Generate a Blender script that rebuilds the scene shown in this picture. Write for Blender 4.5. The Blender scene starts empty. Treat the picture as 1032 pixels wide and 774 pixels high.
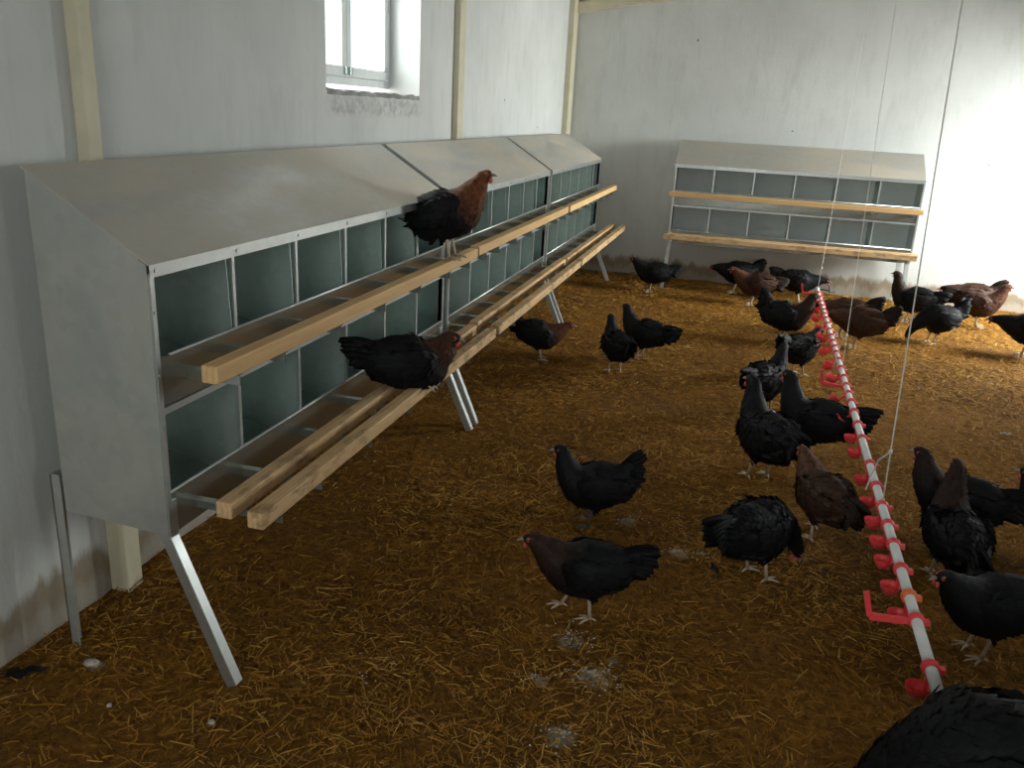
import bpy, bmesh, math, random
import numpy as np
from mathutils import Vector, Matrix, noise
R = math.radians
C = bpy.context.scene.collection
scene = bpy.context.scene

# ------------------------------------------------------------ camera
cam_d = bpy.data.cameras.new('camera'); cam = bpy.data.objects.new('camera', cam_d); C.objects.link(cam)
cam_d.sensor_width = 36; cam_d.lens = 843.9/1032*36; cam_d.clip_start = .02
rt = Vector((0.96254, 0.26604, 0.05237)); up = Vector((-0.13091, 0.28682, 0.94900)); fw = Vector((-0.23745, 0.92030, -0.31090))
m = Matrix((rt, up, -fw)).transposed().to_4x4(); m.translation = Vector((1.6780, -1.3828, 1.4277))
cam.matrix_world = m
scene.camera = cam
# ------------------------------------------------------------ view, world, daylight
scene.view_settings.view_transform = 'Standard'; scene.view_settings.look = 'None'
scene.view_settings.gamma = 1; scene.view_settings.use_curve_mapping = False
scene.view_settings.exposure = 0.0
w = bpy.data.worlds.new('overcast'); scene.world = w; w.use_nodes = True
w.node_tree.nodes['Background'].inputs[0].default_value = (.92, .96, 1, 1)
w.node_tree.nodes['Background'].inputs[1].default_value = 1.6
ROOM_X, ROOM_Y0, ROOM_Y1, ROOM_H = 4.65, -3.6, 6.6, 2.95
# openings in the right wall (y0, y1, z0, z1): daylight through the first, last two added unseen as fill
RIGHT_OPEN = [(4.7, 6.3, .15, 1.9), (1.9, 3.0, 1.2, 2.1), (-2.4, -1.3, 1.2, 2.1)]
def window_light(name, loc, sx, sy, power, rot, col=(1, .975, .925)):
    d = bpy.data.lights.new(name, 'AREA'); d.shape = 'RECTANGLE'; d.size = sx; d.size_y = sy; d.energy = power; d.color = col
    o = bpy.data.objects.new(name, d); C.objects.link(o); o.location = loc; o.rotation_euler = rot; return o
LP = [760, 120, 80]; TILT = [60, 62, 80]
FRONT_OPEN = (.9, 2.5, 1.0, 2.3)   # opening in the wall behind the camera (x0, x1, z0, z1)
for k, (a, b, c, d) in enumerate(RIGHT_OPEN):
    window_light('daylight', (ROOM_X+1.0, (a+b)/2, (c+d)/2+.75), 1.6, b-a, LP[k], (0, R(TILT[k]), 0))  # second and third lamps are added fill for wall and nest boxes
window_light('daylight', (1.7, ROOM_Y0-.42, 1.65), 1.6, 1.3, 82, (R(90), 0, 0))
window_light('daylight', (-.34, 2.375, 2.0), 1.1, 1.0, 45, (0, R(-90), 0))

# ------------------------------------------------------------ materials
def mat(name, base=(.5, .5, .5), rough=.6, metal=0., spec=.5):
    mt = bpy.data.materials.new(name); mt.use_nodes = True
    n = mt.node_tree.nodes; p = n['Principled BSDF']
    p.inputs['Base Color'].default_value = (*base, 1); p.inputs['Roughness'].default_value = rough
    p.inputs['Metallic'].default_value = metal; p.inputs['Specular IOR Level'].default_value = spec
    return mt, mt.node_tree, p
def N(nt, typ, **kw):
    n = nt.nodes.new(typ)
    for k, v in kw.items():
        if k in n.inputs: n.inputs[k].default_value = v
        else: setattr(n, k, v)
    return n
def ramp(nt, src, stops):
    r = nt.nodes.new('ShaderNodeValToRGB'); e = r.color_ramp.elements
    while len(e) < len(stops): e.new(.5)
    for i, (p, c) in enumerate(stops):
        e[i].position = p; e[i].color = (*c, 1) if len(c) == 3 else c
    nt.links.new(src, r.inputs[0]); return r.outputs[0]
def mix(nt, fac, a, b, blend='MIX'):
    x = nt.nodes.new('ShaderNodeMix'); x.data_type = 'RGBA'; x.blend_type = blend
    for s, v in ((x.inputs[0], fac), (x.inputs[6], a), (x.inputs[7], b)):
        if hasattr(v, 'default_value') or hasattr(v, 'links'): nt.links.new(v, s)
        elif isinstance(v, (int, float)): s.default_value = v
        else: s.default_value = (*v, 1)
    return x.outputs[2]
def math_(nt, op, a, b=0., clamp=False):
    x = nt.nodes.new('ShaderNodeMath'); x.operation = op; x.use_clamp = clamp
    for s, v in ((x.inputs[0], a), (x.inputs[1], b)):
        if isinstance(v, (int, float)): s.default_value = v
        else: nt.links.new(v, s)
    return x.outputs[0]
def coords(nt, scale=(1, 1, 1), kind='Object'):
    tc = nt.nodes.new('ShaderNodeTexCoord'); mp = nt.nodes.new('ShaderNodeMapping'); mp.inputs['Scale'].default_value = scale
    nt.links.new(tc.outputs[kind], mp.inputs[0]); return mp.outputs[0]
def noise_t(nt, vec, scale, detail=4, rough=.5):
    n = N(nt, 'ShaderNodeTexNoise', Scale=scale, Detail=detail, Roughness=rough); nt.links.new(vec, n.inputs['Vector']); return n.outputs[0]
def bump(nt, p, h, strength=.3, dist=.01):
    b = N(nt, 'ShaderNodeBump', Strength=strength, Distance=dist); nt.links.new(h, b.inputs['Height']); nt.links.new(b.outputs[0], p.inputs['Normal'])

def plaster():
    mt, nt, p = mat('whitewashed_plaster', rough=.85, spec=.2)
    g = nt.nodes.new('ShaderNodeNewGeometry'); pos = g.outputs['Position']
    sx = nt.nodes.new('ShaderNodeSeparateXYZ'); nt.links.new(pos, sx.inputs[0])
    big = noise_t(nt, pos, 1.3, 5, .6)
    mp = nt.nodes.new('ShaderNodeMapping'); mp.inputs['Scale'].default_value = (5, 5, 1.2); nt.links.new(pos, mp.inputs[0])
    streak = noise_t(nt, mp.outputs[0], 2.2, 6, .65)
    fine = noise_t(nt, pos, 40, 4, .6)
    c = ramp(nt, big, [(.3, (.52, .535, .52)), (.7, (.62, .635, .615))])
    c = mix(nt, ramp(nt, streak, [(.5, (0, 0, 0)), (.78, (.5, .5, .5))]), c, (.42, .43, .40))
    # dirt thrown up from the litter along the foot of the wall
    zz = math_(nt, 'ADD', sx.outputs[2], math_(nt, 'MULTIPLY', math_(nt, 'SUBTRACT', streak, .5), .22))
    c = mix(nt, ramp(nt, zz, [(.05, (.7, .7, .7)), (.09, (.9, .9, .9)), (.13, (.85, .85, .85)), (.17, (.12, .12, .12)), (.5, (0, 0, 0))]), c, (.21, .155, .09))
    # black specks and grazes
    v = N(nt, 'ShaderNodeTexVoronoi', Scale=3.1); nt.links.new(pos, v.inputs['Vector'])
    sp = math_(nt, 'LESS_THAN', v.outputs['Distance'], .028)
    c = mix(nt, math_(nt, 'MULTIPLY', sp, .8), c, (.05, .04, .035))
    # grey flaking patch under the window
    def band(a, lo, hi, soft):
        return math_(nt, 'MULTIPLY', math_(nt, 'DIVIDE', math_(nt, 'SUBTRACT', a, lo), soft, True), math_(nt, 'DIVIDE', math_(nt, 'SUBTRACT', hi, a), soft, True))
    patch = math_(nt, 'MULTIPLY', band(sx.outputs[1], 1.84, 2.95, .1), band(sx.outputs[2], 1.355, 1.46, .03))
    patch = math_(nt, 'MULTIPLY', patch, math_(nt, 'LESS_THAN', sx.outputs[0], .02))
    flake = noise_t(nt, pos, 22, 5, .7)
    c = mix(nt, math_(nt, 'MULTIPLY', patch, ramp(nt, flake, [(.42, (.0, .0, .0)), (.62, (.6, .6, .6))])), c, (.27, .27, .26))
    nt.links.new(c, p.inputs['Base Color'])
    bump(nt, p, math_(nt, 'ADD', math_(nt, 'MULTIPLY', fine, .4), streak), .25, .01)
    return mt
def galv(name, dust=.0, tone=(.44, .475, .475), rough=.3):
    mt, nt, p = mat(name, rough=rough, metal=.85)
    v = coords(nt)
    vo = N(nt, 'ShaderNodeTexVoronoi', Scale=38.); nt.links.new(v, vo.inputs['Vector'])
    sp = ramp(nt, vo.outputs['Color'], [(0, tuple(t*.92 for t in tone)), (1, tuple(min(1, t*1.06) for t in tone))])
    big = noise_t(nt, v, 2.6, 5, .6)
    c = mix(nt, ramp(nt, big, [(.35, (0, 0, 0)), (.75, (.5, .5, .5))]), sp, tuple(t*.78 for t in tone))
    rr = math_(nt, 'ADD', math_(nt, 'MULTIPLY', big, .22), rough-.1)
    met = None
    if dust:
        mp = nt.nodes.new('ShaderNodeMapping'); mp.inputs['Scale'].default_value = (2.2, .8, 2.2); mp.inputs['Rotation'].default_value = (0, 0, .5); nt.links.new(v, mp.inputs[0])
        dn = noise_t(nt, mp.outputs[0], 2.4, 6, .6)
        f = ramp(nt, dn, [(.36, (dust*.35,)*3), (.60, (dust,)*3)])
        c = mix(nt, f, c, (.50, .435, .335))
        rr = math_(nt, 'ADD', rr, math_(nt, 'MULTIPLY', f, .35))
        nt.links.new(math_(nt, 'SUBTRACT', .85, math_(nt, 'MULTIPLY', f, .8)), p.inputs['Metallic'])
    nt.links.new(c, p.inputs['Base Color']); nt.links.new(rr, p.inputs['Roughness'])
    bump(nt, p, noise_t(nt, v, 3, 2), .12, .02)
    return mt
def wood(name, a, b, dirty=0.):
    mt, nt, p = mat(name, rough=.65, spec=.3)
    v = coords(nt, (14, 1.1, 14)); n1 = noise_t(nt, v, 3, 6, .6)
    wv = N(nt, 'ShaderNodeTexWave', Scale=1.6, Distortion=5., Detail=3.); nt.links.new(v, wv.inputs['Vector'])
    c = mix(nt, math_(nt, 'MULTIPLY', wv.outputs[1], .45), ramp(nt, n1, [(.3, a), (.7, b)]), tuple(x*.72 for x in a))
    k = N(nt, 'ShaderNodeTexVoronoi', Scale=1.); nt.links.new(coords(nt, (3, 3.5, 3)), k.inputs['Vector'])
    c = mix(nt, ramp(nt, k.outputs['Distance'], [(.05, (.75,)*3), (.12, (0,)*3)]), c, (.20, .09, .035))
    if dirty:
        d = noise_t(nt, coords(nt, (9, 3, 9)), 2.2, 6, .7)
        c = mix(nt, ramp(nt, d, [(.5, (0,)*3), (.66, (dirty,)*3)]), c, (.11, .065, .03))
    nt.links.new(c, p.inputs['Base Color']); bump(nt, p, n1, .2, .004)
    return mt
def litter():
    mt, nt, p = mat('trodden_litter', rough=.95, spec=.1)
    g = nt.nodes.new('ShaderNodeNewGeometry'); pos = g.outputs['Position']
    a = noise_t(nt, pos, 1.1, 4, .6); b = noise_t(nt, pos, 38, 8, .75)
    c = ramp(nt, b, [(.3, (.065, .027, .004)), (.5, (.21, .092, .012)), (.72, (.37, .18, .028))])
    c = mix(nt, ramp(nt, a, [(.35, (.0,)*3), (.7, (.55,)*3)]), c, (.075, .04, .015))
    # dried white droppings trodden into the litter
    tot = None
    for (x, y, r) in ((1.463, .513, .07), (1.367, .652, .06), (1.42, .27, .06), (1.50, .60, .03), (1.33, .45, .03), (1.62, 1.27, .05), (1.42, 1.45, .05), (.22, .12, .03)):
        vm = nt.nodes.new('ShaderNodeVectorMath'); vm.operation = 'DISTANCE'; nt.links.new(pos, vm.inputs[0]); vm.inputs[1].default_value = (x, y, 0)
        q = math_(nt, 'SUBTRACT', 1., math_(nt, 'DIVIDE', vm.outputs['Value'], r), True)
        tot = q if tot is None else math_(nt, 'MAXIMUM', tot, q)
    sn = noise_t(nt, pos, 30, 5, .7)
    f = math_(nt, 'MULTIPLY', math_(nt, 'SUBTRACT', math_(nt, 'ADD', tot, math_(nt, 'MULTIPLY', sn, .9)), .72), 3., True)
    f = math_(nt, 'MULTIPLY', f, math_(nt, 'GREATER_THAN', tot, .01))
    c = mix(nt, math_(nt, 'MULTIPLY', f, .75), c, (.42, .38, .32))
    nt.links.new(c, p.inputs['Base Color']); bump(nt, p, b, .9, .02)
    return mt
def straw_m(name, c1, c2):
    mt, nt, p = mat(name, rough=.75, spec=.1)
    oi = noise_t(nt, coords(nt), 9, 3)
    nt.links.new(ramp(nt, oi, [(.35, c1), (.65, c2)]), p.inputs['Base Color']); return mt
def feather_m(name, dark, warm):
    mt, nt, p = mat(name, rough=.6, spec=.13)
    at = nt.nodes.new('ShaderNodeAttribute'); at.attribute_name = 'tone'
    v = coords(nt); n = noise_t(nt, v, 60, 3, .7); n2 = noise_t(nt, v, 9, 3, .6)
    f = math_(nt, 'MULTIPLY', at.outputs['Fac'], ramp(nt, n, [(.3, (.25,)*3), (.6, (1,)*3)]))
    base = ramp(nt, n2, [(.3, dark), (.7, tuple(x*1.7 for x in dark))])
    nt.links.new(mix(nt, f, base, warm), p.inputs['Base Color'])
    bump(nt, p, n, .3, .003)
    p.inputs['Sheen Weight'].default_value = 0; p.inputs['Sheen Roughness'].default_value = .4
    return mt
def noisy(name, a, b, scale=12, rough=.6, metal=0., bmp=.15, spec=.5):
    mt, nt, p = mat(name, rough=rough, metal=metal, spec=spec)
    n = noise_t(nt, coords(nt), scale, 5, .6); nt.links.new(ramp(nt, n, [(.3, a), (.7, b)]), p.inputs['Base Color']); bump(nt, p, n, bmp, .004); return mt
M = dict(
    plaster=plaster(), ceiling=noisy('ceiling_boards', (.42, .42, .40), (.52, .52, .50), 3, .9),
    galv=galv('galvanised_sheet', 0, (.46, .53, .52), .2), galv_side=galv('galvanised_side', .3, (.50, .53, .51), .42), tray=galv('bright_tray_sheet', 0, (.50, .52, .48), .2), roof=galv('dusty_galvanised_roof', .8, (.5, .52, .52), .35),
    bright=galv('bright_galvanised_edge', 0, (.56, .59, .58), .38), cell=galv('dull_galvanised_divider', .0, (.50, .60, .56), .45), pale=noisy('brightened_back_sheet', (.72, .75, .74), (.82, .84, .83), 5, .7),  # nest back panel whitened to stand in for light inside the cells
    perch=wood('pine_perch', (.60, .37, .165), (.74, .50, .25)), perch_dirty=wood('soiled_pine_perch', (.56, .36, .175), (.70, .48, .26), .75),
    post=noisy('painted_cream_post', (.50, .46, .33), (.60, .55, .41), 8, .6), litter=litter(),
    s1=straw_m('straw_gold', (.34, .18, .035), (.47, .27, .068)), s2=straw_m('straw_brown', (.24, .108, .014), (.35, .165, .026)), s3=straw_m('straw_dark', (.08, .038, .012), (.13, .064, .02)),
    black=feather_m('black_feathers', (.0055, .0056, .0064), (.18, .062, .022)), brown=feather_m('brown_feathers', (.013, .0085, .0065), (.13, .055, .028)),
    leg=noisy('scaly_leg', (.36, .28, .19), (.50, .40, .29), 60, .6), leg_dark=noisy('slate_leg', (.10, .10, .10), (.2, .19, .17), 60, .6),
    comb=noisy('comb_skin', (.38, .05, .04), (.50, .09, .06), 60, .55), face=noisy('face_skin', (.20, .05, .04), (.26, .08, .06), 60, .6), beak=noisy('horn_beak', (.16, .13, .10), (.30, .25, .19), 50, .4),
    eye=mat('amber_eye', (.30, .10, .02), .2)[0], pupil=mat('black_pupil', (.005, .005, .005), .1)[0],
    pipe=noisy('white_pvc_pipe', (.60, .61, .60), (.74, .75, .74), 20, .4), red=noisy('red_plastic', (.72, .05, .06), (.82, .085, .09), 10, .35), orange=noisy('orange_plastic', (.75, .13, .04), (.8, .17, .06), 10, .35),
    twine=noisy('white_twine', (.60, .58, .52), (.75, .73, .68), 90, .9), frame=noisy('white_window_frame', (.62, .66, .66), (.72, .75, .75), 14, .5),
    sill=noisy('rough_grey_sill', (.16, .16, .155), (.38, .38, .37), 16, .9, bmp=.6), rubber=noisy('black_rubber', (.01, .01, .01), (.02, .02, .02), 20, .6),
    chalk=noisy('dried_dropping', (.30, .27, .22), (.50, .46, .40), 60, .9),
)
def glass():
    mt = bpy.data.materials.new('window_glass'); mt.use_nodes = True; nt = mt.node_tree; nt.nodes.clear()
    o = nt.nodes.new('ShaderNodeOutputMaterial'); t = N(nt, 'ShaderNodeBsdfTransparent'); t.inputs[0].default_value = (.93, .96, .97, 1)
    g = N(nt, 'ShaderNodeBsdfGlossy', Roughness=.05); x = nt.nodes.new('ShaderNodeMixShader'); x.inputs[0].default_value = .06
    nt.links.new(t.outputs[0], x.inputs[1]); nt.links.new(g.outputs[0], x.inputs[2]); nt.links.new(x.outputs[0], o.inputs[0]); return mt
M['glass'] = glass()

# ------------------------------------------------------------ helpers
def tag(o, label=None, cat=None, group=None, kind=None):
    for k, v in (('label', label), ('category', cat), ('group', group), ('kind', kind)):
        if v: o[k] = v
    return o
def empty(name, loc=(0, 0, 0), rz=0):
    o = bpy.data.objects.new(name, None); C.objects.link(o); o.location = loc; o.rotation_euler = (0, 0, rz); o.empty_display_size = .05; return o
def link(name, me, mats, parent=None, smooth=False):
    o = bpy.data.objects.new(name, me); C.objects.link(o)
    for mm in (mats if isinstance(mats, (list, tuple)) else [mats]): me.materials.append(M[mm])
    if parent is not None: o.parent = parent
    if smooth: me.polygons.foreach_set('use_smooth', [True]*len(me.polygons))
    return o
class MB:
    def __init__(s): s.v = []; s.f = []; s.mi = []
    def add(s, vs, fs, mi=0):
        n = len(s.v); s.v += [tuple(v) for v in vs]; s.f += [tuple(i+n for i in f) for f in fs]; s.mi += [mi]*len(fs); return s
    def box(s, a, b, mi=0):
        (x0, y0, z0), (x1, y1, z1) = a, b
        return s.add([(x0, y0, z0), (x1, y0, z0), (x1, y1, z0), (x0, y1, z0), (x0, y0, z1), (x1, y0, z1), (x1, y1, z1), (x0, y1, z1)],
            [(0, 3, 2, 1), (4, 5, 6, 7), (0, 1, 5, 4), (1, 2, 6, 5), (2, 3, 7, 6), (3, 0, 4, 7)], mi)
    def prism(s, prof, y0, y1, mi=0):     # profile in xz (counter-clockwise seen from -y), extruded along y
        n = len(prof)
        vs = [(x, y0, z) for x, z in prof]+[(x, y1, z) for x, z in prof]
        return s.add(vs, [tuple(range(n)), tuple(range(2*n-1, n-1, -1))]+[(i, i+n, (i+1) % n+n, (i+1) % n) for i in range(n)], mi)
    def tube(s, pts, rad, n=8, mi=0, cap=True):
        pts = [Vector(p) for p in pts]; rad = rad if isinstance(rad, (list, tuple)) else [rad]*len(pts)
        base = len(s.v); ref = None
        for i, p in enumerate(pts):
            t = (pts[min(i+1, len(pts)-1)]-pts[max(i-1, 0)]).normalized()
            if ref is None: ref = Vector((0, 0, 1)) if abs(t.z) < .9 else Vector((1, 0, 0))
            a = (ref-t*ref.dot(t)).normalized(); ref = a; b = t.cross(a)
            for k in range(n):
                an = 2*math.pi*k/n; s.v.append(tuple(p+(a*math.cos(an)+b*math.sin(an))*rad[i]))
        m_ = len(pts)
        for i in range(m_-1):
            for k in range(n):
                s.f.append((base+i*n+k, base+i*n+(k+1) % n, base+(i+1)*n+(k+1) % n, base+(i+1)*n+k)); s.mi.append(mi)
        if cap:
            s.f.append(tuple(base+k for k in range(n-1, -1, -1))); s.f.append(tuple(base+(m_-1)*n+k for k in range(n))); s.mi += [mi, mi]
        return s
    def beam(s, p0, p1, wx, wy, mi=0):   # rectangular bar between two points
        p0, p1 = Vector(p0), Vector(p1); t = (p1-p0).normalized(); a = Vector((0, 1, 0)); a = (a-t*a.dot(t)).normalized(); b = t.cross(a)
        vs = [p+a*sx*wy/2+b*sy*wx/2 for p in (p0, p1) for sx, sy in ((-1, -1), (1, -1), (1, 1), (-1, 1))]
        return s.add(vs, [(0, 3, 2, 1), (4, 5, 6, 7), (0, 1, 5, 4), (1, 2, 6, 5), (2, 3, 7, 6), (3, 0, 4, 7)], mi)
    def mesh(s, name):
        me = bpy.data.meshes.new(name); me.from_pydata(s.v, [], s.f)
        bm = bmesh.new(); bm.from_mesh(me); bmesh.ops.recalc_face_normals(bm, faces=bm.faces); bm.to_mesh(me); bm.free()
        if any(s.mi): me.polygons.foreach_set('material_index', s.mi)
        return me
    def build(s, name, mats, parent=None, smooth=False, bevel=0):
        o = link(name, s.mesh(name), mats, parent, smooth)
        if bevel: md = o.modifiers.new('bevel', 'BEVEL'); md.width = bevel; md.segments = 2; md.limit_method = 'ANGLE'
        return o

# ------------------------------------------------------------ the room
WY0, WY1, WZ0, WZ1 = 1.865, 2.885, 1.45, 2.35
def wall_x(name, x0, x1, holes):
    mb = MB(); ys = sorted({ROOM_Y0-.3, ROOM_Y1+.3, *[h[0] for h in holes], *[h[1] for h in holes]})
    for a, b in zip(ys[:-1], ys[1:]):
        h = [h for h in holes if h[0] <= a and h[1] >= b]
        if h:
            mb.box((x0, a, -.1), (x1, b, h[0][2])); mb.box((x0, a, h[0][3]), (x1, b, ROOM_H+.1))
        else: mb.box((x0, a, -.1), (x1, b, ROOM_H+.1))
    return tag(mb.build(name, 'plaster'), kind='structure')
wall_x('wall_left', -.3, 0, [(WY0, WY1, WZ0, WZ1)])
wall_x('wall_right', ROOM_X, ROOM_X+.3, RIGHT_OPEN)
tag(MB().box((0, ROOM_Y1, -.1), (ROOM_X, ROOM_Y1+.3, ROOM_H+.1)).build('wall_back', 'plaster'), kind='structure')
fx0, fx1, fz0, fz1 = FRONT_OPEN
tag(MB().box((0, ROOM_Y0-.3, -.1), (fx0, ROOM_Y0, ROOM_H+.1)).box((fx1, ROOM_Y0-.3, -.1), (ROOM_X, ROOM_Y0, ROOM_H+.1)).box((fx0, ROOM_Y0-.3, -.1), (fx1, ROOM_Y0, fz0)).box((fx0, ROOM_Y0-.3, fz1), (fx1, ROOM_Y0, ROOM_H+.1)).build('wall_front', 'plaster'), kind='structure')
tag(MB().box((-.3, ROOM_Y0-.3, ROOM_H), (ROOM_X+.3, ROOM_Y1+.3, ROOM_H+.1)).build('ceiling', 'ceiling'), kind='structure')

# window in the left wall: frame with two casements set back in the reveal
wn = tag(empty('window_1', (-.165, (WY0+WY1)/2, WZ0)), 'white two-casement window set deep in the left wall', kind='structure')
hw = (WY1-WY0)/2; H = WZ1-WZ0
def ring(mb, y0, y1, z0, z1, t, x0, x1):
    mb.box((x0, y0, z0), (x1, y1, z0+t)); mb.box((x0, y0, z1-t), (x1, y1, z1)); mb.box((x0, y0, z0+t), (x1, y0+t, z1-t)); mb.box((x0, y1-t, z0+t), (x1, y1, z1-t))
mb = MB(); ring(mb, -hw, hw, 0.045, H, .035, -.06, .0); mb.build('window_frame', 'frame', wn, bevel=.003)
for s in (-1, 1):
    y0, y1 = (-hw+.04, -.002) if s < 0 else (.002, hw-.04)
    mb = MB(); ring(mb, y0, y1, .082, H-.04, .045, -.045, .008); cs = mb.build('window_casement', 'frame', wn, bevel=.003)
    MB().box((-.022, y0+.043, .125), (-.018, y1-.043, H-.083)).build('pane', 'glass', cs)
    MB().box((.008, (y1-.03 if s < 0 else y0+.015), .09), (.022, (y1-.012 if s < 0 else y0+.033), .125)).build('handle', 'galv', cs, bevel=.002)
MB().box((-.002, hw-.05, .40), (.006, hw-.035, .55)).build('stay', 'galv', wn)
mb = MB(); rs = random.Random(3)
g = [[(x, y, .02+rs.uniform(-.006, .006)) for y in np.linspace(-hw, hw, 22)] for x in np.linspace(0, .166, 6)]
vs = [p for r in g for p in r]; mb.add(vs, [(i*22+j, i*22+j+1, (i+1)*22+j+1, (i+1)*22+j) for i in range(5) for j in range(21)])
mb.add([(.166, y, -.001+rs.uniform(-.003, .003)) for y in np.linspace(-hw, hw, 22)], [])
nb = len(vs); mb.add([], [tuple((5*22+j, nb+j, nb+j+1, 5*22+j+1)) for j in range(0)])
mb.f += [(5*22+j, nb+j, nb+j+1, 5*22+j+1) for j in range(21)]; mb.mi += [0]*21
mb.build('window_sill', 'sill', wn)
for k, (a, b, c, d) in enumerate(RIGHT_OPEN):
    q = tag(empty(f'window_{k+2}', (ROOM_X+.16, (a+b)/2, c)), kind='structure')  # all but the first of these are unseen windows added for fill
    mb = MB(); ring(mb, -(b-a)/2, (b-a)/2, 0, d-c, .05, -.03, .03); mb.box((-.025, -.03, .05), (.025, .03, d-c-.05)); mb.build('window_frame', 'frame', q)
    MB().box((-.003, -(b-a)/2+.05, .05), (.003, -.03, d-c-.05)).box((-.003, .03, .05), (.003, (b-a)/2-.05, d-c-.05)).build('pane', 'glass', q)

q = tag(empty('window_5', ((fx0+fx1)/2, ROOM_Y0-.16, fz0)), kind='structure'); hw2 = (fx1-fx0)/2; h2 = fz1-fz0
MB().box((-hw2, -.03, 0), (hw2, .03, .05)).box((-hw2, -.03, h2-.05), (hw2, .03, h2)).box((-hw2, -.03, .05), (-hw2+.05, .03, h2-.05)).box((hw2-.05, -.03, .05), (hw2, .03, h2-.05)).box((-.03, -.025, .05), (.03, .025, h2-.05)).build('window_frame', 'frame', q)
MB().box((-hw2+.05, -.003, .05), (-.03, .003, h2-.05)).box((.03, -.003, .05), (hw2-.05, .003, h2-.05)).build('pane', 'glass', q)
# cream posts on the left wall and the sloping tie along the back wall
def post(n, yb0, yb1, xb, yt0, yt1, xt):
    mb = MB(); vs = []
    for z, y0, y1, x in ((-.05, yb0, yb1, xb), (.5, yb0, yb1, xb), (1.3, yt0, yt1, xt), (ROOM_H, yt0, yt1, xt)):
        vs += [(0, y0, z), (x, y0, z), (x, y1, z), (0, y1, z)]
    fs = [(i*4+k, i*4+(k+1) % 4, (i+1)*4+(k+1) % 4, (i+1)*4+k) for i in range(3) for k in range(4)]+[(12, 13, 14, 15), (3, 2, 1, 0)]
    mb.add(vs, fs); return tag(mb.build(n, 'post', bevel=.004), 'cream painted wooden post fixed against the left wall', kind='structure')
post('trim_1', .44, .50, .065, .487, .532, .043)
post('trim_2', 3.40, 3.50, .035, 3.40, 3.50, .035)
post('trim_3', 6.40, 6.575, .05, 6.40, 6.575, .05)
mb = MB(); mb.add([(x, y, z) for x, z in ((0, 2.26), (ROOM_X, 3.0), (ROOM_X, 3.09), (0, 2.35)) for y in (6.52, 6.6)], [(0, 2, 4, 6), (1, 7, 5, 3), (0, 1, 3, 2), (2, 3, 5, 4), (4, 5, 7, 6), (6, 7, 1, 0)])
tag(mb.build('trim_4', 'post', bevel=.004), kind='structure')

# ------------------------------------------------------------ litter floor
def hgt(x, y):
    return .010*noise.noise(Vector((x*2.2, y*2.2, 0)))+.006*noise.noise(Vector((x*9, y*9, 3)))+.004*noise.noise(Vector((x*27, y*27, 7)))
xs = np.arange(0, ROOM_X+.01, .035); ys = np.arange(ROOM_Y0, ROOM_Y1+.02, .035); xs[-1] = ROOM_X; ys[-1] = ROOM_Y1
vs = [(x, y, hgt(x, y)-.004) for y in ys for x in xs]; nx = len(xs)
me = bpy.data.meshes.new('floor'); me.from_pydata(vs, [], [(j*nx+i, j*nx+i+1, (j+1)*nx+i+1, (j+1)*nx+i) for j in range(len(ys)-1) for i in range(nx-1)])
tag(link('floor', me, 'litter', smooth=True), kind='structure')

rng = np.random.default_rng(5)
def straw_bedding(n):
    camp = np.array([1.678, -1.383]); V = []; F = []; MI = []
    fwx = np.array([-.2374, .9203]); fwx /= np.linalg.norm(fwx)
    cnt = 0
    while cnt < n:
        x = rng.uniform(.02, ROOM_X-.05); y = rng.uniform(-.9, 6.56)
        d = np.array([x, y])-camp; dist = np.linalg.norm(d)
        cosang = d@fwx/dist
        if cosang < .70: continue
        if rng.random() > min(1, (2.9/dist)**1.15): continue
        clump = noise.noise(Vector((x*1.7, y*1.7, 11)))
        if rng.random() > .62+.7*clump: continue
        L = rng.gamma(2.6, .0085)+.008; L = min(L, .11); a = rng.uniform(0, math.pi*2); wd = rng.uniform(.0006, .0015)*(1+.22*max(0, dist-2))
        tilt = rng.normal(0, .16); bend = rng.normal(0, .18)
        z = hgt(x, y)+.002+abs(math.sin(tilt))*L*.45+rng.uniform(0, .006)
        ca, sa = math.cos(a), math.sin(a); ct, st = math.cos(tilt), math.sin(tilt)
        p1 = np.array([x, y, z]); d0 = np.array([ca*ct, sa*ct, st]); a2 = a+bend; d1 = np.array([math.cos(a2)*ct, math.sin(a2)*ct, st])
        s = np.array([-sa, ca, rng.normal(0, .5)]); s /= np.linalg.norm(s); s *= wd
        b = len(V); 
        for p in (p1-d0*L/2, p1+np.array([0, 0, .0012]), p1+d1*L/2): V.append(p-s); V.append(p+s)
        F += [(b, b+1, b+3, b+2), (b+2, b+3, b+5, b+4)]
        k = rng.random(); mi = 0 if k < .22+.25*clump else (1 if k < .78 else 2); MI += [mi, mi]; cnt += 1
    me = bpy.data.meshes.new('straw_bedding'); me.from_pydata([tuple(v) for v in V], [], F); me.polygons.foreach_set('material_index', MI)
    tag(link('straw_bedding', me, ['s1', 's2', 's3']), 'loose chopped straw litter scattered over the whole floor', 'straw', kind='stuff')
straw_bedding(85000)

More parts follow.
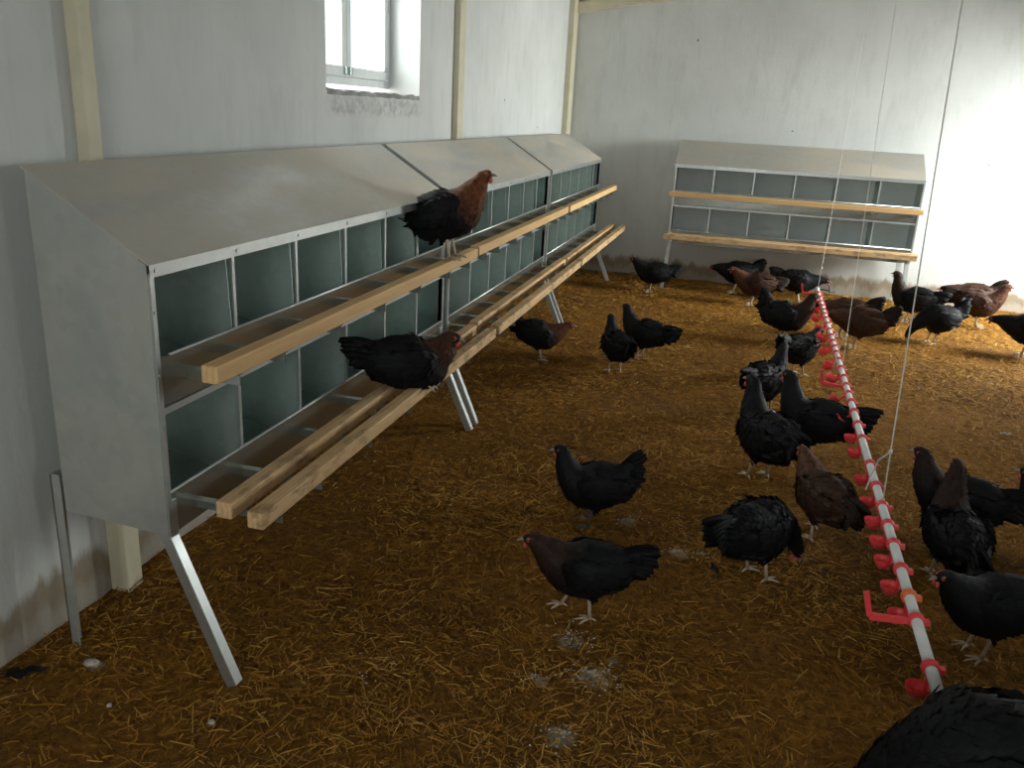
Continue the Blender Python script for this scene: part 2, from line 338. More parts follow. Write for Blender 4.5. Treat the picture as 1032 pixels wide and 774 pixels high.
# ------------------------------------------------------------ nest boxes
BD, HT, HF, HB, BX = .302, 1.2445, 1.0585, .386, .0     # depth, back height, front height, bottom, back plane (local x)
def nest_box(name, loc, rz, label, Ln=1.945, near=True, perch_spans=None, legs=(0, 1), up_off=0):
    """local frame: x out of the wall, y along the wall, z up."""
    t = tag(empty(name, loc, rz), label, 'nest box', 'galvanised two-tier nest boxes')
    th = .0035; FX = BD
    prof = [(0, HB+.015), (FX, HB), (FX, HF), (0, HT)]
    for y in (0, Ln-th):
        MB().prism(prof, y, y+th).prism([(FX-.02, HB), (FX, HB), (FX, HF), (FX-.02, HF+.012)], y if y else y-.004, (y+th) if y else y+th).build('side_panel', 'galv_side' if y == 0 else 'galv', t)
    # roof sheet with folded front lip and end folds
    sl = (HT-HF)/BD
    mb = MB(); mb.prism([(-.006, HT+.006), (FX+.010, HF-.002), (FX+.010, HF+.002), (-.006, HT+.010)], -.006, Ln+.001)
    mb.build('roof', 'roof', t)
    mb = MB().box((FX+.0085, -.006, HF-.027), (FX+.0105, Ln+.001, HF+.001))
    for k in range(7): mb.tube([(FX+.010, .012+k*(Ln-.03)/6, HF-.012), (FX+.0135, .012+k*(Ln-.03)/6, HF-.012)], .005, 8)
    mb.build('front_lip', 'bright', t)
    MB().box((0, th, HB+.015), (.003, Ln-th, HT-.005)).build('back_panel', 'pale', t)
    for zf, zo in ((.72, .84), (HB, .50)):
        mb = MB().prism([(.003, zf+.075), (FX-.004, zf+.02), (FX-.004, zf+.024), (.003, zf+.079)], th, Ln-th); mb.build('nest_floor', 'galv', t)
        mb = MB().box((FX-.004, th, zf), (FX-.001, Ln-th, zo)); mb.build('egg_tray_front', 'tray', t)
        mb = MB().tube([(FX+.001, .05 if zf > .5 else .012, zo), (FX+.001, Ln-.012, zo)], .0045, 8)
        mb.build('front_rail', 'bright', t, True)
    for k in range(1, 6):
        y = k*Ln/6
        for z0, z1 in ((.725, None), (HB+.002, .695)):
            top = [(FX-.02, HF-.01), (.004, HT-.02)] if z1 is None else [(FX-.006, z1), (.004, z1)]
            MB().prism([(.004, z0+.04), (FX-.006, z0+.0), *top], y-.001, y+.001).build('divider', 'cell', t)
        for za, zb in ((.843, HF-.02), (.503, .700)):
            MB().box((FX-.002, y-.006, za), (FX+.003, y+.006, zb)).build('divider_edge', 'bright', t)
    MB().box((FX-.02, th, .700), (FX+.002, Ln-th, .7165)).build('tier_rail', 'bright', t)
    for y in (0, Ln-.012):
        mb = MB().box((FX-.001, y, HB), (FX+.004, y+.014, HF-.02))
        for z in (.55, .68, .80, .95): mb.tube([(FX+.003, y+.007, z), (FX+.007, y+.007, z)], .004, 8)
        mb.build('corner_strip', 'bright', t)
    # legs: angled front channel, straight back angle
    for e in legs:
        y = .006 if e == 0 else Ln-.030
        p0 = Vector((FX-.008, y+.012, HB+.012)); p1 = Vector((FX+.170, y-.004 if e == 0 else y+.01, .001))
        d = (p1-p0).normalized(); nrm = Vector((d.z, 0, -d.x)).normalized()*-1
        mb = MB(); mb.beam(p0, p1, .003, .028)
        q = Vector((-d.z, 0, d.x)); off = q*.014
        for sy in (-.0135, .0135): mb.beam(p0-off+Vector((0, sy, 0)), p1-off+Vector((0, sy, 0)), .028, .003)
        mb.box((FX-.010, y, HB-.005), (FX+.003, y+.026, HB+.09))
        mb.build('leg', 'bright', t)
        MB().box((-.034, y-.010, -.005), (-.031, y+.024, .50)).box((-.034, y-.010, -.005), (-.006, y-.007, .50)).build('leg', 'galv_side', t)
    # perches and their arms
    for k in (0.35, 1, 2, 3, 4, 5, 5.8):
        y = k*Ln/6
        mb = MB().box((FX, y-.0015, .764), (FX+.145, y+.0015, .792)).box((FX, y-.012, .7905), (FX+.145, y+.012, .793))
        mb.build('perch_arm', 'galv', t)
        mb = MB().box((FX, y-.0015, .414), (FX+.245, y+.0015, .439)).box((FX, y-.012, .4385), (FX+.245, y+.012, .441))
        mb.build('perch_arm', 'galv', t)
    for nm, x0, z0, dy, mt in (('perch', .108+up_off, .795, .0, 'perch'), ('perch', .110+up_off, .443, .02, 'perch_dirty'), ('perch', .208, .443, .0, 'perch_dirty')):
        a, b = (perch_spans or (0.02, Ln))
        MB().box((FX+x0, a+dy+.0, z0), (FX+x0+.044, b+dy, z0+.043)).build(nm, mt, t, bevel=.004)
    return t
BXL = .125
nest_box('nest_box', (BXL, .182, 0), 0, 'nearest galvanised nest box on left wall, its grey end panel facing the viewer', perch_spans=(.015, 1.97))
nest_box('nest_box', (BXL, 2.188, 0), 0, 'middle galvanised nest box of the row of three along the left wall', perch_spans=(.02, 1.985), up_off=-.012)
nest_box('nest_box', (BXL, 4.193, 0), 0, 'farthest galvanised nest box of the left wall row, in the room corner', perch_spans=(.02, 2.10), up_off=-.006)
nest_box('nest_box', (1.077, 6.48, 0), R(-90), 'galvanised nest box standing alone against the back wall with two wooden perches', Ln=1.995, perch_spans=(-.02, 2.0))

# ------------------------------------------------------------ drinker line
PA, PB = Vector((2.226, .33, .27)), Vector((2.296, 5.19, .27))
def on_pipe(y): return PA+(PB-PA)*((y-PA.y)/(PB.y-PA.y))
dl = tag(empty('drinker_line', (2.26, 2.7, 0)), 'long white water pipe with red drinking cups hung above the straw', 'drinker line')
off = Vector((2.26, 2.7, 0))
MB().tube([PA-Vector((0, .02, 0))-off, PB-off], .0135, 16).build('pipe', 'pipe', dl, True)
MB().tube([PB-off-Vector((0, .02, 0)), PB-off+Vector((0, .022, 0))], .0175, 16).build('end_cap', 'pipe', dl, True, bevel=.002)
MB().tube([PB-off+Vector((0, .01, .0)), PB-off+Vector((.05, .03, .0)), PB-off+Vector((.13, .03, -.012))], .006, 8).tube([PB-off+Vector((.09, .03, -.02)), PB-off+Vector((.085, .03, .035))], .005, 8).build('drain_valve', 'rubber', dl, True)
def cup_mesh(kind):
    mb = MB(); n = 10
    if kind == 'cup':
        mb.box((-.006, -.003, -.062), (.004, .003, -.012))
        # half-round shield bowl opening towards -x
        rows = []
        for i in range(6):
            u = i/5; z = -.080+.030*u+(.0 if u < 1 else 0); r = .010+.016*math.sin(u*math.pi*.5)
            rows.append([(-.016-r*1.15*math.cos(a), r*math.sin(a), z-.006*math.cos(a)*(1-u)) for a in np.linspace(-math.pi*.95, math.pi*.95, 15)])
        n0 = len(mb.v); 
        for r_ in rows: mb.v += r_
        for i in range(5):
            for j in range(14): mb.f.append((n0+i*15+j, n0+i*15+j+1, n0+(i+1)*15+j+1, n0+(i+1)*15+j)); mb.mi.append(0)
        mb.f.append(tuple(n0+j for j in range(15))); mb.mi.append(0)
        mb.box((-.022, -.002, -.083), (.002, .002, -.058))
    else:
        mb.box((-.115, -.004, -.010), (-.010, .004, .002))
        mb.beam((-.110, 0, -.006), (-.128, 0, .058), .014, .010); mb.beam((-.02, 0, -.004), (-.11, 0, -.010), .012, .016)
    return mb.mesh('drinker_'+kind)
cm = {'cup': cup_mesh('cup'), 'lever': cup_mesh('lever')}
for m_ in cm.values(): m_.materials.append(M['red'])
ringm = MB()
for sx in (0,):
    pts = [(.0165*math.cos(a), 0, .0165*math.sin(a)) for a in np.linspace(0, 2*math.pi, 19)]
    for dy in (-.007, 0, .007): ringm.tube([(x, dy, z) for x, _, z in pts], .0042, 6, cap=False)
    ringm.box((.014, -.009, -.006), (.030, .009, .006))
ringm = ringm.mesh('clip_ring'); ringm.materials.append(M['red'])
ringo = ringm.copy(); ringo.materials.clear(); ringo.materials.append(M['orange'])
ys_c = [.44, .64, .755, .90, 1.05, 1.18, 1.32, 1.48, 1.68, 1.95]
y = 2.12
while y < 5.1: ys_c.append(y); y += .145+.02*math.sin(y*7)
for i, y in enumerate(ys_c):
    kind, rot = 'cup', 0.
    if i == 1: kind = 'lever'
    if i > 10: rot = [.1, .9, .35, 1.25, .2, .7][i % 6]
    if i == 14: kind, rot = 'lever', .1
    if i == len(ys_c)-1: kind, rot = 'lever', .05
    c = bpy.data.objects.new('drinker_cup' if kind == 'cup' else 'drinker_lever', cm[kind]); C.objects.link(c); c.parent = dl
    c.location = on_pipe(y)-off; c.rotation_euler = (0, rot, R(rng.uniform(-6, 6)))
    if kind == 'lever': c['label'] = 'red lever arm sticking out sideways'
    rg = bpy.data.objects.new('clip_ring', ringo if i == 2 else ringm); C.objects.link(rg); rg.parent = c
    if i == 2: rg['label'] = 'orange clip ring'
def strand(pts, r=.0022): MB().tube([Vector(p)-off for p in pts], r, 6).build('suspension_cord', 'twine', dl, True)
for yb, yt, yl in ((1.325, 1.62+.30, 1.52), (2.94, 3.60, 3.11), (5.15, 4.88-.05, None)):
    b = on_pipe(yb); k = Vector((b.x, yb+.0+(.03), .44)); top = Vector((b.x+.0, yt+(.0), ROOM_H))
    knot = b+(top-b)*.065
    r_ = .0022 if yb < 2 else .0016
    strand([top, knot, b+Vector((0, 0, .014))], r_)
    MB().tube([knot-off+Vector((0, 0, -.006)), knot-off+Vector((0, 0, .006))], .006, 8).build('knot', 'twine', dl, True)
    if yl:
        c_ = on_pipe(yl); strand([knot, knot.lerp(c_, .55)+Vector((-.015, 0, .03)), c_+Vector((-.018, 0, .012)), c_+Vector((-.022, -.01, -.008)), c_+Vector((-.03, -.03, -.02))], r_*1.2)

# ------------------------------------------------------------ small things on the litter
def pebble(name, loc, s, label, cat, mt='chalk', seed=0):
    bm = bmesh.new(); bmesh.ops.create_icosphere(bm, subdivisions=3, radius=1)
    for v in bm.verts:
        k = 1+.3*noise.noise(v.co*1.6+Vector((seed, 0, 0))); v.co = Vector((v.co.x*s[0], v.co.y*s[1], v.co.z*s[2]))*k
    me = bpy.data.meshes.new(name); bm.to_mesh(me); bm.free()
    o = link(name, me, mt, smooth=True); o.location = (loc[0], loc[1], hgt(*loc[:2])+s[2]*.6); return tag(o, label, cat)
pebble('stone', (.209, .115), (.022, .014, .008), 'flat pale stone on the litter just left of the splayed front leg', 'stone', seed=1)
pebble('lime_lump', (.617, .036), (.009, .008, .007), 'small white lump on the litter in front of the splayed front leg', 'lump', seed=2)
pebble('lime_lump', (.36, -.0), (.007, .006, .005), 'small white lump on the litter below the pale stone', 'lump', seed=3)
pebble('lime_lump', (2.342, 2.721), (.010, .007, .005), 'tiny white lump to the right of the drinker pipe', 'lump', seed=4)
def feather_thing(loc, rz, L, label, mt='black'):
    mb = MB(); mb.tube([(0, 0, .006), (L*.5, L*.06, .012), (L, L*.16, .008)], [.0016, .0012, .0004], 6)
    n = 12
    for s in (-1, 1):
        b = len(mb.v)
        for i in range(n+1):
            u = .2+.8*i/n; wd = .16*L*math.sin(min(1, u*1.1)*math.pi*.93)+.002
            mb.v.append((L*u, L*.16*u*u, .010)); mb.v.append((L*u-.01, L*.16*u*u+s*wd*(1+.1*math.sin(i*2.3)), .006+.004*math.sin(i)))
        for i in range(n): mb.f.append((b+2*i, b+2*i+1, b+2*i+3, b+2*i+2)); mb.mi.append(0)
    o = mb.build('feather', mt); o.location = (loc[0], loc[1], hgt(*loc)+.004); o.rotation_euler = (0, 0, rz); return tag(o, label, 'feather')
V = []; F = []; rr = random.Random(9)
for (px, py, rad, n) in ((1.463, .513, .075, 170), (1.367, .652, .055, 80), (1.42, .27, .05, 60), (1.31, .45, .03, 20), (1.62, 1.27, .045, 50), (1.42, 1.45, .055, 60), (1.70, 1.28, .03, 20), (.9, .3, .02, 8)):
    for _ in range(n):
        a = rr.uniform(0, 6.28); d = rad*min(1.6, abs(rr.gauss(0, .55))); x = px+math.cos(a)*d*1.35; y = py+math.sin(a)*d; z = hgt(x, y)+.006+rr.uniform(0, .004); b = len(V); q = rr.uniform(.0015, .0045)
        for k in range(6):
            t_ = k*math.pi/3+rr.uniform(-.3, .3); V.append((x+math.cos(t_)*q*rr.uniform(.6, 1.3), y+math.sin(t_)*q*rr.uniform(.6, 1.3), z-.003))
        V.append((x, y, z)); F += [(b+k, b+(k+1) % 6, b+6) for k in range(6)]
me = bpy.data.meshes.new('dried_droppings'); me.from_pydata(V, [], F)
tag(link('dried_droppings', me, 'chalk'), 'crumbled white droppings in patches around the front hens on the straw', 'droppings', kind='stuff')
feather_thing((.03, .0), R(25), .12, 'dark feather lying at the foot of the left wall')
feather_thing((1.752, 1.16), R(95), .07, 'small black feather upright on the straw below the round-backed hen')
feather_thing((3.13, 3.08), R(170), .06, 'pale feather on the litter right of the drinker line', 'chalk')

# ------------------------------------------------------------ hens
def crom(pts, n):
    P = np.array(pts, float); P = np.vstack([2*P[0]-P[1], P, 2*P[-1]-P[-2]]); out = []
    for i in range(1, len(P)-2):
        for k in range(n):
            t = k/n; p0, p1, p2, p3 = P[i-1:i+3]
            out.append(.5*((2*p1)+(-p0+p2)*t+(2*p0-5*p1+4*p2-p3)*t*t+(-p0+3*p1-3*p2+p3)*t**3))
    out.append(P[-2]); return np.array(out)
def loft(st, n=14, sub=3):
    """stations (x, y, z, half width, half height); returns verts, faces, centre line."""
    S = crom(st, sub); c = S[:, :3]; V = []; F = []
    for i in range(len(S)):
        t = c[min(i+1, len(S)-1)]-c[max(i-1, 0)]; t /= np.linalg.norm(t)
        s = np.cross([0, 0, 1], t); 
        if np.linalg.norm(s) < .3: s = np.array([0, 1., 0])
        s /= np.linalg.norm(s); u = np.cross(t, s)
        for k in range(n):
            a = 2*math.pi*k/n; V.append(c[i]+s*math.cos(a)*max(.002, S[i, 3])+u*math.sin(a)*max(.002, S[i, 4]))
    for i in range(len(S)-1):
        for k in range(n): F.append((i*n+k, i*n+(k+1) % n, (i+1)*n+(k+1) % n, (i+1)*n+k))
    F.append(tuple(range(n-1, -1, -1))); F.append(tuple((len(S)-1)*n+k for k in range(n)))
    return V, F, S
TORSO = [(-.150, 0, .212, .016, .020), (-.130, 0, .196, .046, .050), (-.085, 0, .178, .068, .077), (-.02, 0, .165, .078, .088), (.035, 0, .168, .073, .084)]
NECKS = {
 'alert': [(.078, .200, .053, .058), (.100, .238, .040, .044), (.113, .270, .030, .034), (.122, .296, .024, .027), (.140, .304, .020, .022), (.153, .300, .011, .013)],
 'tall':  [(.074, .205, .053, .058), (.092, .248, .040, .043), (.101, .286, .030, .033), (.109, .315, .024, .027), (.127, .324, .020, .022), (.140, .320, .011, .013)],
 'walk':  [(.080, .192, .055, .064), (.112, .218, .042, .046), (.138, .240, .031, .033), (.158, .256, .021, .023), (.175, .258, .018, .019), (.188, .254, .010, .011)],
 'low':   [(.082, .175, .055, .060), (.118, .184, .042, .046), (.150, .190, .030, .032), (.178, .190, .021, .023), (.195, .188, .018, .019), (.207, .183, .010, .011)],
 'peck':  [(.082, .155, .050, .052), (.118, .125, .034, .038), (.145, .095, .025, .028), (.162, .068, .021, .022), (.172, .048, .018, .018), (.178, .034, .010, .010)],
 'tuck':  [(.070, .195, .055, .055), (.092, .222, .042, .042), (.103, .240, .030, .032), (.116, .250, .023, .024), (.132, .251, .018, .019), (.145, .247, .010, .011)],
}
def remesh(V, F, vox):
    me = bpy.data.meshes.new('tmp'); me.from_pydata([tuple(v) for v in V], [], F)
    bm = bmesh.new(); bm.from_mesh(me); bmesh.ops.recalc_face_normals(bm, faces=bm.faces); bm.to_mesh(me); bm.free()
    o = bpy.data.objects.new('tmp', me); C.objects.link(o)
    r = o.modifiers.new('r', 'REMESH'); r.mode = 'VOXEL'; r.voxel_size = vox
    s = o.modifiers.new('s', 'SMOOTH'); s.iterations = 4; s.factor = .6
    bpy.context.view_layer.update(); ev = o.evaluated_get(bpy.context.evaluated_depsgraph_get()); m2 = ev.to_mesh()
    vs = np.empty(len(m2.vertices)*3); m2.vertices.foreach_get('co', vs); fs = [tuple(p.vertices) for p in m2.polygons]
    ev.to_mesh_clear(); bpy.data.objects.remove(o); bpy.data.meshes.remove(me)
    return vs.reshape(-1, 3), fs
def plumage(V, F, flow, tone, size, n, rg, lift=.20, wid=.62):
    """adds small overlapping feather tiles over a surface; flow(p)->direction, size(p)->length, tone(p)->0..1"""
    tri = np.array([f[:3] for f in F]); A, B, Cc = V[tri[:, 0]], V[tri[:, 1]], V[tri[:, 2]]
    nr = np.cross(B-A, Cc-A); ar = np.linalg.norm(nr, axis=1)+1e-12; nr = nr/ar[:, None]
    idx = rg.choice(len(tri), n, p=ar/ar.sum()); r1, r2 = rg.random(n), rg.random(n)
    P = A[idx]+(B[idx]-A[idx])*r1[:, None]*.9+(Cc[idx]-A[idx])*(r2*(1-r1))[:, None]; NN = nr[idx]
    nv = [list(V)]; nf = []; tn = [tone(p) for p in V]; base = len(V); ex = []
    for p, q in zip(P, NN):
        d = flow(p)+rg.normal(0, .12, 3); d = d-q*(d@q); l = np.linalg.norm(d)
        if l < .05: continue
        d /= l; s = np.cross(q, d); L = size(p)*rg.uniform(.8, 1.25); W = L*wid/2; lf = lift*rg.uniform(.5, 1.3)
        p = p-q*.001
        ex += [p, p+d*L*.55+s*W+q*(L*lf*.35), p+d*L*.55+q*(L*lf*.35+W*.25), p+d*L*.55-s*W+q*(L*lf*.35), p+d*L+q*L*lf*.8]
        nf += [(base, base+1, base+2), (base, base+2, base+3), (base+1, base+4, base+2), (base+2, base+4, base+3)]
        t_ = tone(p)*rg.uniform(.6, 1.1); tn += [t_*.7, t_, t_, t_, t_*1.1]; base += 5
    return list(map(tuple, V))+[tuple(e) for e in ex], list(F)+nf, tn
def feathered(name, V, F, tn, mt, parent):
    me = bpy.data.meshes.new(name); me.from_pydata(V, [], F); a = me.attributes.new('tone', 'FLOAT', 'POINT'); a.data.foreach_set('value', tn)
    return link(name, me, mt, parent, smooth=True)
hen_no = [0]
def hen(loc, az, label, neck='alert', head_yaw=0, tail=55, fan=1., kind='black', copper=0., s=1., stride=0., lod=1, sit=False, pitch=0, legm='leg', leg_len=None, group='black and brown hens on the litter', turn=0.):
    """loc: point between the feet; az: heading in degrees (0 = +x)."""
    hen_no[0] += 1; rg = np.random.default_rng(100+hen_no[0]); rnd = random.Random(hen_no[0])
    root = tag(empty('hen', loc, R(az)), label, 'hen', group); root.scale = (s,)*3
    nk = NECKS[neck]; hip = np.array([-.01, 0, .15]); pr = R(pitch); dz = -.092 if sit else 0.
    def P(x, y, z):
        X, Z = x-hip[0], z-hip[2]; return (hip[0]+X*math.cos(pr)-Z*math.sin(pr), y, hip[2]+X*math.sin(pr)+Z*math.cos(pr)+dz)
    st = [(*P(a, b, c), d, e) for a, b, c, d, e in TORSO]
    x0, z0 = .05, .18; hy = R(head_yaw); y_acc = 0; px, py = x0, 0
    prevx = .035
    for i, (x, z, wd, h_) in enumerate(nk):
        f = min(1, (i+1)/4); dx = x-prevx; prevx = x; px = (st[-1][0] if i == 0 else px)
        px += dx*math.cos(hy*f); py += dx*math.sin(hy*f)
        st.append((*P(0, py, z)[1:2], 0, 0, 0)) if False else None
        q = P(x, 0, z); st.append((px if not pitch else px, py, q[2], wd, h_))
    if pitch:   # recompute x with pitch
        prev = P(.035, 0, .168); qx = prev[0]; qy = 0; pxp = prev[0]
        for i, (x, z, wd, h_) in enumerate(nk):
            q = P(x, 0, z); dx = q[0]-pxp; pxp = q[0]; f = min(1, (i+1)/4); qx += dx*math.cos(hy*f); qy += dx*math.sin(hy*f)
            st[5+i] = (qx, qy, q[2], wd, h_)
    V, F, S = loft(st, 16, 3); V = [np.array(v) for v in V]
    # thighs and breast fluff join the same surface
    for sd, sg in ((-1, 1), (1, -1)):
        a = P(-.012, sd*.036, .135); b = (-.006+stride*.5*sg, sd*.034, .088+dz) if not sit else (.0, sd*.04, .045)
        v2, f2, _ = loft([(*a, .036, .036), ((a[0]+b[0])/2, sd*.036, (a[2]+b[2])/2, .028, .030), (b[0], b[1], b[2], .014, .015), (b[0]-.002, b[1], b[2]-.012, .008, .008)], 10, 2)
        n0 = len(V); V += v2; F += [tuple(i+n0 for i in f) for f in f2]
    cen = P(-.115, 0, .15); v2, f2, _ = loft([(cen[0]-.04, 0, cen[2]+.02, .02, .02), (cen[0], 0, cen[2], .048, .045), (cen[0]+.06, 0, cen[2]-.01, .05, .05)], 12, 2)
    n0 = len(V); V += v2; F += [tuple(i+n0 for i in f) for f in f2]
    Vr, Fr = remesh(V, F, .0065 if lod else .0085)
    cl = S[:, :3]; tg = np.gradient(cl, axis=0); tg /= np.linalg.norm(tg, axis=1)[:, None]; ns = len(cl)
    def near(p): return int(np.argmin(((cl-p)**2).sum(1)))
    def flow(p):
        i = near(p); d = -tg[i].copy()
        if p[2] < .12+dz and i < ns*.6: d = d+np.array([0, 0, -.9])
        return d
    i_neck = ns*.50
    def tone(p):
        i = near(p); u = i/(ns-1); t_ = 0.
        if kind == 'brown': t_ = .35+.5*max(0, (u-.3)/.7)
        if copper: t_ = max(t_, copper*min(1, max(0, (u-.42)/.16)))
        if u > .93: t_ = max(t_*.6, 0)
        return t_
    def size(p):
        u = near(p)/(ns-1); return .030 if u < .5 else (.024 if u < .68 else (.014 if u < .86 else .006))
    nf = {2: 2600, 1: 1500, 0: 500}[lod]
    mt = 'brown' if kind == 'brown' else 'black'
    v, f, tn = plumage(Vr, Fr, flow, tone, size, nf, rg); feathered('body', v, f, tn, mt, root)
    # wings
    for sd in (-1, 1):
        w_ = [P(.062, sd*.052, .192), P(.035, sd*.071, .185), P(-.02, sd*.079, .178), P(-.075, sd*.068, .176), P(-.125, sd*.040, .190), P(-.160, sd*.016, .205)]
        hs = [(.008, .016), (.013, .040), (.013, .050), (.012, .040), (.010, .023), (.004, .008)]
        v2, f2, S2 = loft([(*q, *h_) for q, h_ in zip(w_, hs)], 12, 3); v2 = np.array(v2)
        fl = np.array(w_[-1])-np.array(w_[0]); fl /= np.linalg.norm(fl); out = np.array([0, sd, 0.])
        tri = [t for q in f2 for t in ([(q[0], q[1], q[2]), (q[0], q[2], q[3])] if len(q) == 4 else [])]
        v, f, tn = plumage(v2, tri, lambda p: fl+np.array([0, 0, -.12]), lambda p: (.35 if kind == 'brown' else 0), lambda p: .034 if p[0] > -.04 else .048, {2: 420, 1: 260, 0: 110}[lod], rg, .10, .42)
        feathered('wing', v, f, tn, mt, root)
    # tail: fan of long stiff feathers
    V = []; F = []; r0 = np.array(P(-.118, 0, .196)); n_t = 16 if lod else 12
    for k in range(n_t):
        u = (k//2)/(n_t//2-1); sd = 1 if k % 2 else -1
        el = R(tail-24*u*fan-2+rnd.uniform(-3, 3)-pitch); yw = sd*(.10+.20*u)*fan; Lt = (.135-.045*u)*rnd.uniform(.93, 1.05)
        d = np.array([-math.cos(el)*math.cos(yw), math.sin(yw), math.sin(el)]); side = np.array([-math.sin(el)*math.cos(yw), 0, -math.cos(el)]); side -= d*(side@d); side /= np.linalg.norm(side)
        out = np.cross(d, side); b = len(V); base = r0+np.array([.01, sd*.006*(1-u), -.035*u+.01]); nseg = 6
        for i in range(nseg+1):
            a = i/nseg; wd = .004+.019*math.sin(min(1, a*1.02+.10)*math.pi*.88)**.7*(1 if a < .95 else .5)
            c_ = base+d*Lt*a-np.array([.012, 0, .016])*a*a
            V += [c_+side*wd, c_+out*.0025*(1-a)+out*.001, c_-side*wd, c_-out*.0025*(1-a)-out*.001]
        for i in range(nseg):
            for q in range(4): F.append((b+i*4+q, b+i*4+(q+1) % 4, b+(i+1)*4+(q+1) % 4, b+(i+1)*4+q))
        F.append((b+nseg*4, b+nseg*4+1, b+nseg*4+2, b+nseg*4+3))
    # soft coverts around the root of the tail
    el = R(tail-14-pitch); cd = np.array([-math.cos(el), 0, math.sin(el)])
    a0 = np.array(P(-.095, 0, .185)); v2, f2, _ = loft([(*(a0), .040, .045), (*(a0+cd*.045), .030, .036), (*(a0+cd*.085), .016, .028), (*(a0+cd*.115), .004, .014)], 10, 2)
    tri = [t for q in f2 for t in ([(q[0], q[1], q[2]), (q[0], q[2], q[3])] if len(q) == 4 else [])]
    v, f, tn = plumage(np.array(v2), tri, lambda p: cd, lambda p: (.15 if kind == 'brown' else 0), lambda p: .036, {2: 260, 1: 160, 0: 70}[lod], rg, .14, .5)
    n0 = len(v); v += [tuple(q) for q in V]; f += [tuple(i+n0 for i in q) for q in F]; tn += [0.]*len(V)
    feathered('tail', v, f, tn, mt, root)
    # head furniture
    hp = np.array(st[-2][:3]); hb = np.array(st[-3][:3]); fd = np.array(st[-1][:3])-hb; fd /= np.linalg.norm(fd)
    if neck != 'peck': fd[2] *= .6; fd /= np.linalg.norm(fd)
    sv = np.cross([0, 0, 1], fd); sv /= np.linalg.norm(sv); uv = np.cross(fd, sv)
    def h(a, b, c): return tuple(hp+fd*a+sv*b+uv*c)
    mb = MB().tube([h(.006, 0, .0), h(.018, 0, -.001), h(.027, 0, -.004), h(.033, 0, -.008)], [.0075, .006, .0035, .0008], 8)
    mb.build('beak', 'beak', root, True)
    mb = MB(); prof = [(a_*.8, .012+(c_-.012)*.55) for a_, c_ in [(.016, .010), (.012, .018), (.007, .017), (.003, .027), (-.001, .019), (-.006, .029), (-.010, .020), (-.016, .026), (-.018, .016), (-.010, .013), (.004, .013)]]
    nn = len(prof); mb.add([h(a, t_*.0018, c) for t_ in (-1, 1) for a, c in prof], [tuple(range(nn)), tuple(range(2*nn-1, nn-1, -1))]+[(i, i+nn, (i+1) % nn+nn, (i+1) % nn) for i in range(nn)])
    mb.build('comb', 'comb', root)
    for sd in (-1, 1):
        mb = MB().tube([h(.008, sd*.006, -.010), h(.008, sd*.008, -.017), h(.007, sd*.008, -.025), h(.006, sd*.007, -.029)], [.003, .0055, .0055, .002], 8); mb.build('wattle', 'comb', root, True)
        mb = MB().tube([h(-.003, sd*.0145, .002), h(-.003, sd*.0175, .002)], [.0085, .007], 12); fc = mb.build('face_patch', 'face', root, True)
        mb = MB().tube([h(.000, sd*.0165, .004), h(.0, sd*.0185, .004), h(.0, sd*.0198, .004)], [.0032, .0028, .0012], 10).build('eye', 'eye', root, True)
        MB().tube([h(.000, sd*.0190, .004), h(.0, sd*.0203, .004)], [.0018, .0014], 8).build('pupil', 'pupil', mb)
    # legs with scaly shank and four toes
    for sd, sg in ((-1, 1), (1, -1)):
        hk = Vector((-.008+stride*.5*sg, sd*.034, .080)); ft = Vector((.008+stride*sg, sd*.036, .010))
        if sit: hk = Vector((-.01, sd*.04, .022)); ft = Vector((.02, sd*.04, .008))
        mb = MB().tube([hk+Vector((0, 0, .02)), hk, (hk+ft)/2, ft], [.0085, .0068, .0052, .0062], 8)
        for an, Lt in ((0, .050), (38, .042), (-38, .042), (175, .022)):
            d = Vector((math.cos(R(an)), math.sin(R(an)), 0)); curl = -.010 if sit else 0
            mb.tube([ft+Vector((0, 0, -.002)), ft+d*Lt*.4+Vector((0, 0, -.001)), ft+d*Lt*.8+Vector((0, 0, -.006+curl*.5)), ft+d*Lt+Vector((0, 0, -.009+curl))], [.0045, .0040, .0032, .0008], 6)
        mb.build('leg', legm, root, True)
    return root
def H(x, y, *a, **k): return hen((x, y, hgt(x, y)+.003), *a, **k)
G2 = 'hens on the perches'
hen((.557, 1.84, .839), 2, 'black hen with copper neck standing tall on the upper wooden perch', 'walk', copper=1.2, tail=24, fan=.7, s=1.1, lod=2, pitch=18, group=G2, legm='leg')
hen((.64, 1.27, .486), 30, 'black hen crouching on the two lower perches of the nearest nest box', 'tuck', copper=.35, tail=24, fan=.7, s=1.08, lod=2, sit=True, group=G2, head_yaw=-30)
H(1.285, 1.373, 197, 'black hen standing in mid floor facing left, tail raised high', 'alert', tail=66, lod=2, s=.95, legm='leg_dark')
H(1.36, .785, 192, 'dark brown-black hen striding left at front of the open straw, neck forward', 'walk', tail=30, lod=2, kind='black', copper=.18, stride=.045, s=.94, head_yaw=6)
H(1.875, 1.191, 50, 'black hen with round back and hidden head, seen from behind beside the drinker line', 'peck', tail=22, lod=2, s=1.08, head_yaw=-20)
H(2.087, 1.583, 117, 'reddish brown hen walking away beside the pipe with one foot raised', 'walk', tail=18, lod=2, kind='brown', copper=1., stride=.045, s=1.0, pitch=4)
H(1.89, 2.03, 118, 'large black hen with raised neck, left of the copper-brown hen', 'tall', tail=25, lod=2, s=1.2, head_yaw=18)
H(2.10, 2.36, 163, 'black hen facing left with its tail touching the drinker pipe', 'tall', tail=28, lod=1, s=1.12)
H(1.915, 2.93, 62, 'black hen seen from behind, between the large black hen and far cups', 'alert', tail=30, lod=1, s=1.08)
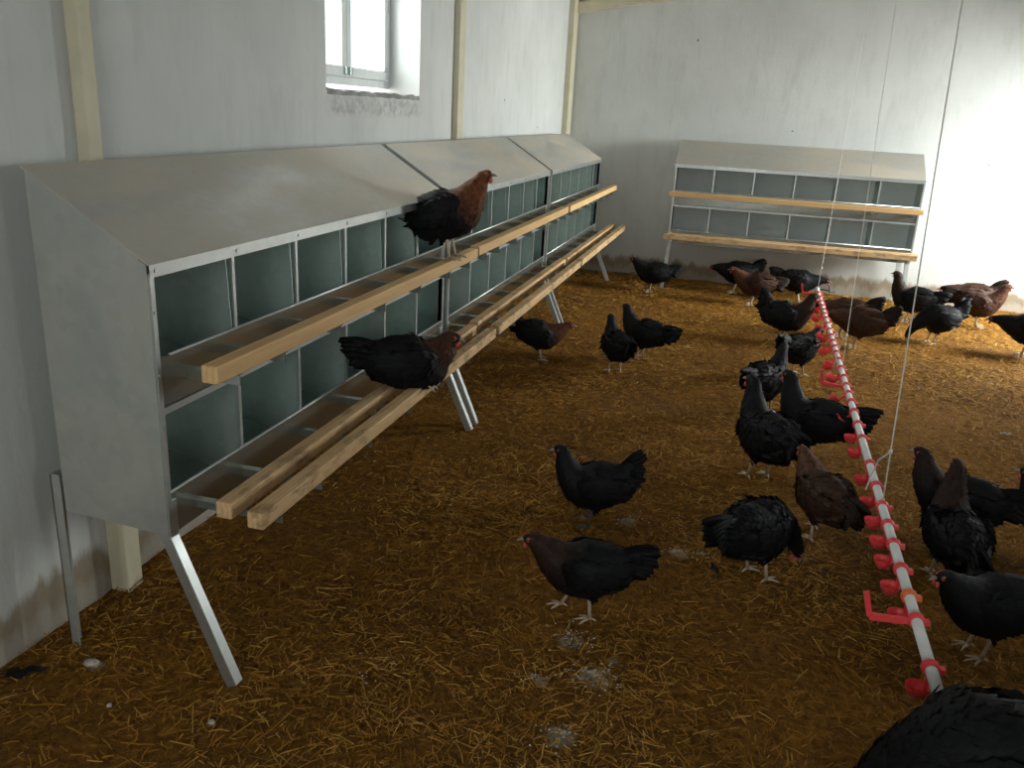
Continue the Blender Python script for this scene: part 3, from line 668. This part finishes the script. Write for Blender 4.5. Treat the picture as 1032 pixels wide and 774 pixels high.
H(2.12, 3.70, 52, 'black hen standing on one spot close to the red cups, head lowered', 'walk', tail=40, lod=1)
H(1.083, 3.292, 120, 'black hen from behind with pointed neck, left bird of the pair mid floor', 'alert', tail=25, lod=1, s=.98)
H(1.189, 3.654, 160, 'black hen of the mid-floor pair, the right bird with drooping tail', 'alert', tail=16, lod=1, s=1.0)
H(.62, 3.352, 15, 'black hen with red face walking right beneath the lower perches', 'walk', copper=.6, tail=30, lod=1, s=.95, pitch=-8)
H(1.004, 5.808, 185, 'black hen alone by the far wall, facing left beneath the nest box leg', 'walk', tail=22, lod=1, s=1.03)
H(1.70, 6.08, 183, 'black hen with raised ragged tail under the left half of the far nest box', 'low', tail=48, lod=0, s=1.1)
H(1.851, 5.67, 182, 'copper-necked hen in front of the far nest box, head up, facing left', 'walk', kind='brown', copper=1., tail=12, lod=1, s=1.08)
H(2.075, 4.526, -10, 'stout black hen facing right towards the far end of the pipe', 'alert', copper=.2, tail=70, lod=1, s=1.12)
H(2.23, 6.0, -5, 'black hen behind the pipe end, back level, facing right', 'low', tail=28, lod=0, s=1.1)
H(2.475, 4.90, 176, 'brown-black hen just right of the pipe, rear bird of two with raised tails', 'low', kind='brown', copper=.4, tail=40, lod=0, s=1.12)
H(2.54, 4.600, 174, 'brown-black hen just right of the pipe, front bird of two with raised tails', 'low', kind='brown', copper=.4, tail=42, lod=1, s=1.12)
H(3.034, 5.649, 165, 'black hen stretching its neck up beneath the right leg of far nest box', 'tall', tail=20, lod=1, s=1.12, copper=.15)
H(3.099, 5.003, 200, 'black hen with fanned tail behind the longest cord, head to the litter', 'peck', tail=62, lod=1, s=1.1, fan=1.3)
H(3.55, 5.75, -12, 'brown hen with copper breast facing right near the bright wall', 'alert', kind='brown', copper=1., tail=14, lod=1, s=1.15, pitch=-4)
H(3.56, 6.10, 176, 'brown hen with raised tail behind the copper-breasted hen', 'low', kind='brown', copper=.5, tail=48, lod=0, s=1.12)
H(3.66, 4.895, 163, 'greyish black hen cut by the right picture edge, farther one', 'low', tail=20, lod=1, s=1.2)
H(2.55, 1.70, 166, 'black hen with copper-flecked neck looking left across the drinker pipe', 'alert', copper=.1, tail=20, lod=2, s=1.05)
H(2.494, 1.43, 97, 'black hen with copper-laced neck seen from behind, head high', 'tall', copper=.16, tail=14, lod=2, s=1.08, pitch=12)
H(2.50, .985, 196, 'black hen with pale legs facing left beside the pipe, grey beak', 'walk', tail=25, lod=2, s=1.0, head_yaw=12)
H(2.88, 1.66, 150, 'black hen only half inside the right picture edge, near the copper-laced hen', 'alert', tail=30, lod=1, s=1.0)
H(2.275, .185, 190, 'black hen in the near right corner, only its broad back showing', 'peck', tail=24, lod=2, s=1.42)
